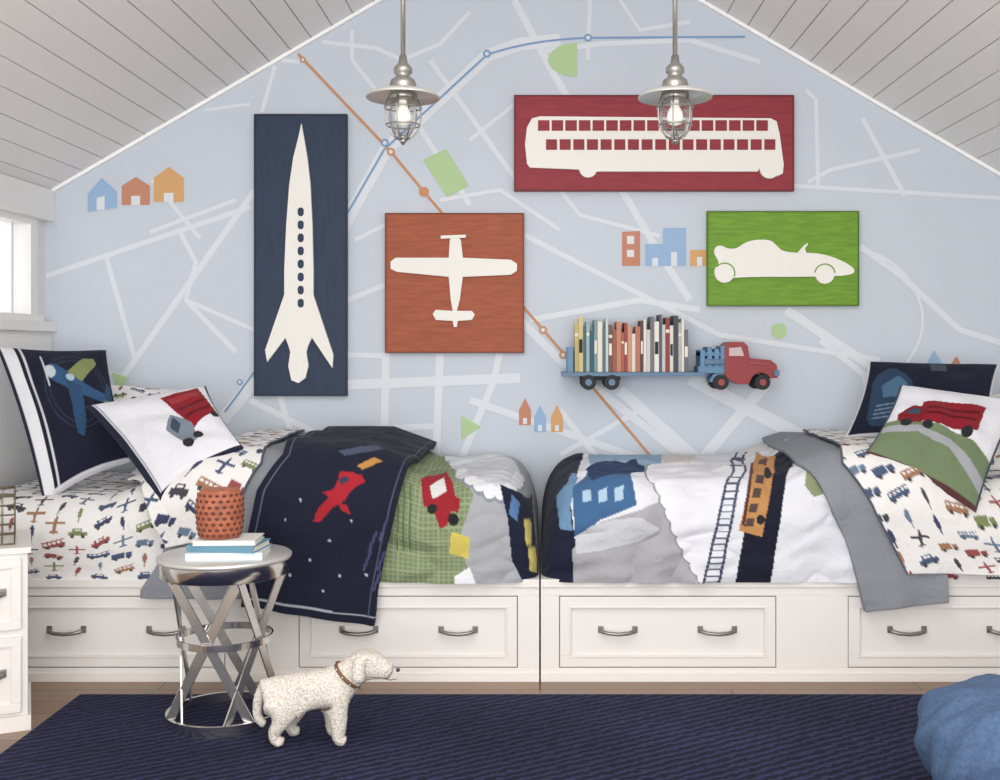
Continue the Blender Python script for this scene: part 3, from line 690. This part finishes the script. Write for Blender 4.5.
pillow("navy_throw_pillow",[(-4,346,4.62),(106,350,4.85),(130,462,4.56),(44,505,4.26)],.075,pw1,seed=3)
pillow("printed_bed_pillow",[(100,384,4.98),(196,392,5.0),(215,440,4.80),(90,440,4.72)],.05,pw2,seed=4)
pillow("truck_throw_pillow",[(84,406,4.44),(206,386,4.56),(244,448,4.22),(160,503,4.08)],.065,pw3,seed=5)
pillow("navy_throw_pillow",[(868,361,4.88),(1000,364,4.75),(992,440,4.5),(844,438,4.70)],.07,pw4,seed=6)
pillow("truck_throw_pillow",[(900,385,4.44),(1022,400,4.38),(976,513,4.05),(864,454,4.19)],.07,pw5,seed=7)
pillow("printed_bed_pillow",[(985,395,4.85),(1050,385,4.85),(1060,480,4.5),(985,470,4.5)],.05,pw2,seed=8)
# ---------------------------------------------------------------- side table
sx,sy=wx(225,3.68),3.68; zr=.012; H=.56
m=MB()
m.lathe([(0,H-.012),(.216,H-.012),(.219,H-.006),(.219,H),(.214,H+.004),(0,H+.004)],(sx,sy,0),SATIN,72)
m.lathe([(.208,H-.012),(.208,H-.06),(.204,H-.062),(.200,H-.058),(.200,H-.012)],(sx,sy,0),CHROME,72)
def band(R,z0,z1,t=.006):
    m.lathe([(R,z0),(R,z1),(R-t,z1),(R-t,z0),(R,z0)],(sx,sy,0),CHROME,72,smooth=False)
band(.190,zr,zr+.034,.012); band(.158,.275,.297,.006)
N=5
for k in range(N):
    for sg in(1,-1):
        a0=2*math.pi*k/N+.2; a1=a0+sg*math.radians(84); p0=Vector((sx+.196*math.cos(a0),sy+.196*math.sin(a0),H-.05)); p1=Vector((sx+.182*math.cos(a1),sy+.182*math.sin(a1),zr+.03))
        if sg<0: p0+=Vector(((sx-p0.x)*.03,(sy-p0.y)*.03,0)); 
        dv=(p1-p0).normalized(); mid=(p0+p1)/2; rad=Vector((mid.x-sx,mid.y-sy,0)).normalized(); sd=dv.cross(rad).normalized(); rad=sd.cross(dv).normalized()
        w,h=.015,.003; vs=[]
        for p in(p0,p1):
            for a,b in((-1,-1),(1,-1),(1,1),(-1,1)): vs.append(p+sd*w*a+rad*h*b)
        m.add(vs,[(0,1,2,3),(7,6,5,4),(0,4,5,1),(1,5,6,2),(2,6,7,3),(3,7,4,0)],STRAP)
m.build("metal_side_table")
m=MB(); zt0=H+.0045
bk=[((206,216,224),.245,.17,.024,4),((96,140,162),.225,.16,.022,-6),((225,224,220),.20,.15,.016,3)]
z=zt0
for i,(c,w,dp,h,rt) in enumerate(bk):
    M=Matrix.Translation((wx(231,3.66),3.64,z))@Matrix.Rotation(math.radians(rt),4,'Z'); cm=pm("stack_cover_%d"%i,c,.5)
    m.box(-w/2,w/2,-dp/2,dp/2,0,.003,cm,M); m.box(-w/2,w/2,-dp/2,dp/2,h-.003,h,cm,M); m.box(-w/2,w/2,-dp/2,-dp/2+.003,.003,h-.003,cm,M)
    m.box(-w/2+.004,w/2-.004,-dp/2+.003,dp/2-.004,.003,h-.003,pg,M); z+=h
m.build("book_stack")
m=MB(); terra=pm("terracotta_weave",(168,98,72),.55,bump=.3,bscale=40,var=.14); tdk=pm("terracotta_hollow",(104,56,44),.8)
jx,jy=wx(220,3.64),3.64
prf=[(0,0),(.060,0),(.068,.006),(.073,.03),(.076,.06),(.077,.09),(.076,.12),(.071,.145),(.062,.156),(.03,.160),(0,.160)]
m.lathe(prf,(jx,jy,z+.0005),terra,64)
for r_ in range(8):
    zz=.014+r_*.0185; R=float(np.interp(zz,[p[1] for p in prf[2:9]],[p[0] for p in prf[2:9]]))
    for k in range(20):
        a=2*math.pi*(k+.5*(r_%2))/20
        Mx=Matrix.Translation((jx+R*math.cos(a),jy+R*math.sin(a),z+zz))@Matrix.Rotation(a,4,'Z')
        m.ball((0,0,0),.0022,.0075,.0055,tdk,5,Mx)
m.ring((jx,jy,z+.154),.060,.005,terra)
m.build("woven_terracotta_jar")
# ---------------------------------------------------------------- nightstand
M=Matrix.Translation((-1.665,3.60,0))@Matrix.Rotation(math.radians(25),4,'Z')
m=MB(); w,dp,h=.50,.40,.60
m.box(-w+.01,-.01,.012,dp,.05,h-.02,WHITE,M); m.box(-w,0,0,dp+.005,h-.02,h,WHITE,M); m.box(-w,0,.002,dp,.0,.05,WHITE,M)
for a,b in((.065,.31),(.335,.565)):
    m.box(-w+.03,-.03,.002,.02,a,b,WHITE,M); 
    for (x0,x1,z0,z1) in((-w+.03,-.03,a,a+.03),(-w+.03,-.03,b-.03,b),(-w+.03,-w+.06,a+.03,b-.03),(-.06,-.03,a+.03,b-.03)): m.box(x0,x1,-.006,.0025,z0,z1,WHITE,M)
    handle(m,-.13,.002,(a+b)/2,M,.045); handle(m,-w+.11,.002,(a+b)/2,M,.045)
m.build("nightstand",.002)
m=MB(); wire=pm("brass_wire",(150,140,120),.4,.8)
x0,x1,y0,y1,z0,z1=-.36,-.05,.06,.30,h+.005,h+.165
for zz in np.linspace(z0,z1,6): m.tube([(x0,y0,zz),(x1,y0,zz),(x1,y1,zz),(x0,y1,zz)],.003 if zz<z1 else .005,wire,6,True,M)
for xx in np.linspace(x0,x1,9):
    for yy in(y0,y1): m.tube([(xx,yy,z0),(xx,yy,z1)],.002,wire,6,False,M)
    m.tube([(xx,y0,z0),(xx,y1,z0)],.002,wire,6,False,M)
for yy in np.linspace(y0,y1,7):
    for xx in(x0,x1): m.tube([(xx,yy,z0),(xx,yy,z1)],.002,wire,6,False,M)
m.build("wire_basket")
# ---------------------------------------------------------------- pouf
den=pm("blue_denim",(78,102,136),.85,bump=.4,bscale=90,var=.10)
m=MB(); px_,py_=1.325,2.95
n1,n2=60,200; vs=[];fs=[]
for j in range(n1+1):
    ph=math.pi*j/n1
    for k in range(n2):
        a=2*math.pi*k/n2
        s_=math.sin(ph)
        fold=.008*math.sin(a*9+2.6*math.cos(ph*3))*s_+.005*math.sin(a*21+5*ph)*s_
        r=.30*abs(s_)**.72*(1+.03*math.sin(a*3+1)*s_)+fold
        zz=.165+.162*math.copysign(abs(math.cos(ph))**.9,math.cos(ph))+(.010*math.sin(a*6+5*ph)*s_ if ph<2 else 0)
        vs.append((px_+r*math.cos(a),py_+r*math.sin(a),.0125+max(0,zz)))
for j in range(n1):
    for k in range(n2):
        l=(k+1)%n2; fs.append([j*n2+k,j*n2+l,(j+1)*n2+l,(j+1)*n2+k])
m.add(vs,fs,den,True)
m.build("floor_pouf")
# ---------------------------------------------------------------- dog figurine
dm=bpy.data.materials.new("nubby_cream_wool"); dm.use_nodes=True; nt=dm.node_tree; b=nt.nodes["Principled BSDF"]; b.inputs["Roughness"].default_value=.9
tc=nt.nodes.new("ShaderNodeTexCoord"); vo=nt.nodes.new("ShaderNodeTexVoronoi"); vo.inputs["Scale"].default_value=170
cr=nt.nodes.new("ShaderNodeValToRGB"); cr.color_ramp.elements[0].color=lin((240,234,227)); cr.color_ramp.elements[1].color=lin((196,186,174)); cr.color_ramp.elements[1].position=.85; cr.color_ramp.elements[0].position=.15
bp=nt.nodes.new("ShaderNodeBump"); bp.inputs["Strength"].default_value=.7; bp.inputs["Distance"].default_value=.004; bp.invert=True
nt.links.new(tc.outputs["Object"],vo.inputs["Vector"]); nt.links.new(vo.outputs["Distance"],cr.inputs[0]); nt.links.new(cr.outputs[0],b.inputs["Base Color"]); nt.links.new(vo.outputs["Distance"],bp.inputs["Height"]); nt.links.new(bp.outputs[0],b.inputs["Normal"])
dd=3.45; sc=dd/F
nodes=[(331,0,691,22),(303,0,691,19),(280,0,690,21),(345,0,678,16),(354,0,669,13.5),(365,0,663,14.5),(376,0,665,12.5),(386,0,670,9.5),(393,0,673,7.5),
(264,0,684,6),(258,0,700,5),(257,0,716,4.5),(265,0,726,4.2)]
ed=[(0,1),(1,2),(0,3),(3,4),(4,5),(5,6),(6,7),(7,8),(2,9),(9,10),(10,11),(11,12)]
GZ=.0125
fz=CY+(CH-GZ)*F/dd
def leg(root,lst):
    p=root
    for n_ in lst: nodes.append(n_); ed.append((p,len(nodes)-1)); p=len(nodes)-1
for s,dx in((-1,0),(1,9)):
    leg(2,[(280+dx,s*13,702,13.5),(289+dx,s*15,714,10),(277+dx,s*15,727,7),(279+dx,s*15,fz-7,6.2),(288+dx,s*15,fz-5.6,5.4)])
for s,dx in((-1,5),(1,-6)):
    leg(0,[(334+dx,s*12,704,10.5),(336+dx,s*13,720,8),(336+dx,s*13,fz-7,6.4),(344+dx,s*13,fz-5.6,5.4)])
for s in(-1,1):
    leg(5,[(362,s*12,656,5),(361,s*18,664,6.5),(362,s*19,678,6)])
me=bpy.data.meshes.new("body"); me.from_pydata([(wx(n_[0],dd),dd+n_[1]*sc,wz(n_[2],dd)) for n_ in nodes],ed,[])
DE=emp("dog_figurine")
body=bpy.data.objects.new("body",me); S.collection.objects.link(body); body.parent=DE
sk=body.modifiers.new("skin",'SKIN'); sk.use_smooth_shade=True
sv=me.skin_vertices[0].data
for i,n_ in enumerate(nodes): sv[i].radius=(n_[3]*sc*1.08,n_[3]*sc*1.08); sv[i].use_root=(i==0)
ss=body.modifiers.new("sub",'SUBSURF'); ss.levels=3; ss.render_levels=3
tx=bpy.data.textures.new("nub",'CLOUDS'); tx.noise_scale=.009
ds=body.modifiers.new("nub",'DISPLACE'); ds.texture=tx; ds.strength=.005; ds.mid_level=.5
me.materials.append(dm)
m=MB(); black=pm("nose_black",(70,60,54),.4); leather=pm("collar_leather",(120,86,60),.6)
def dp(px,yy,py): return (wx(px,dd),dd+yy*sc,wz(py,dd))
for s in(-1,1): m.ball(dp(376,s*10.4,660),.005,.005,.006,black,8)
m.ball(dp(398,0,670),.0065,.008,.006,black,8)
m.tube([dp(386,-7.5,676),dp(391,-6.8,678),dp(397,-3,678)],.0014,black,5)
m.build("face",parent=DE)
m=MB(); C=Vector(dp(348,0,675)); ax=Vector((10,0,10)).normalized(); e1=Vector((0,1,0)); e2=ax.cross(e1)
pts=[C+(e1*math.cos(a)*1.0+e2*math.sin(a)*1.0)*(16.2*sc) for a in [2*math.pi*k/32 for k in range(32)]]
m.tube(pts,.006,leather,8,True)
for k in range(0,32,3): m.ball(pts[k]+(pts[k]-C).normalized()*.006,.003,.003,.003,CHROME,6)
m.build("collar",parent=DE)
# ---------------------------------------------------------------- lights / world / camera
w=bpy.data.worlds.new("world"); S.world=w; w.use_nodes=True
w.node_tree.nodes["Background"].inputs[0].default_value=(.97,.98,1,1); w.node_tree.nodes["Background"].inputs[1].default_value=1.47
def area(name,loc,rot,sx_,sy_,e,c=(1,1,1)):
    l=bpy.data.lights.new(name,'AREA'); l.shape='RECTANGLE'; l.size=sx_; l.size_y=sy_; l.energy=e; l.color=c
    o=bpy.data.objects.new(name,l); o.location=loc; o.rotation_euler=rot; S.collection.objects.link(o)
area("camera_fill_area",(-.3,-.9,1.3),(math.radians(103),0,math.radians(-3)),3.4,1.8,112,(1,.985,.96))  # added fill light behind the camera, pitched up to lift the ceiling
area("overhead_area",(0,2.1,2.62),(math.radians(12),0,0),1.6,1.6,27,(1,.98,.95))
cam=bpy.data.cameras.new("camera"); co=bpy.data.objects.new("camera",cam); S.collection.objects.link(co); S.camera=co
co.location=(0,0,CH); co.rotation_euler=(math.radians(90),0,0); cam.sensor_width=36; cam.lens=36*F/1000; cam.shift_x=(500-CX)/1000; cam.shift_y=-(390-CY)/1000
S.view_settings.view_transform='Standard'; S.view_settings.look='None'; S.view_settings.exposure=0
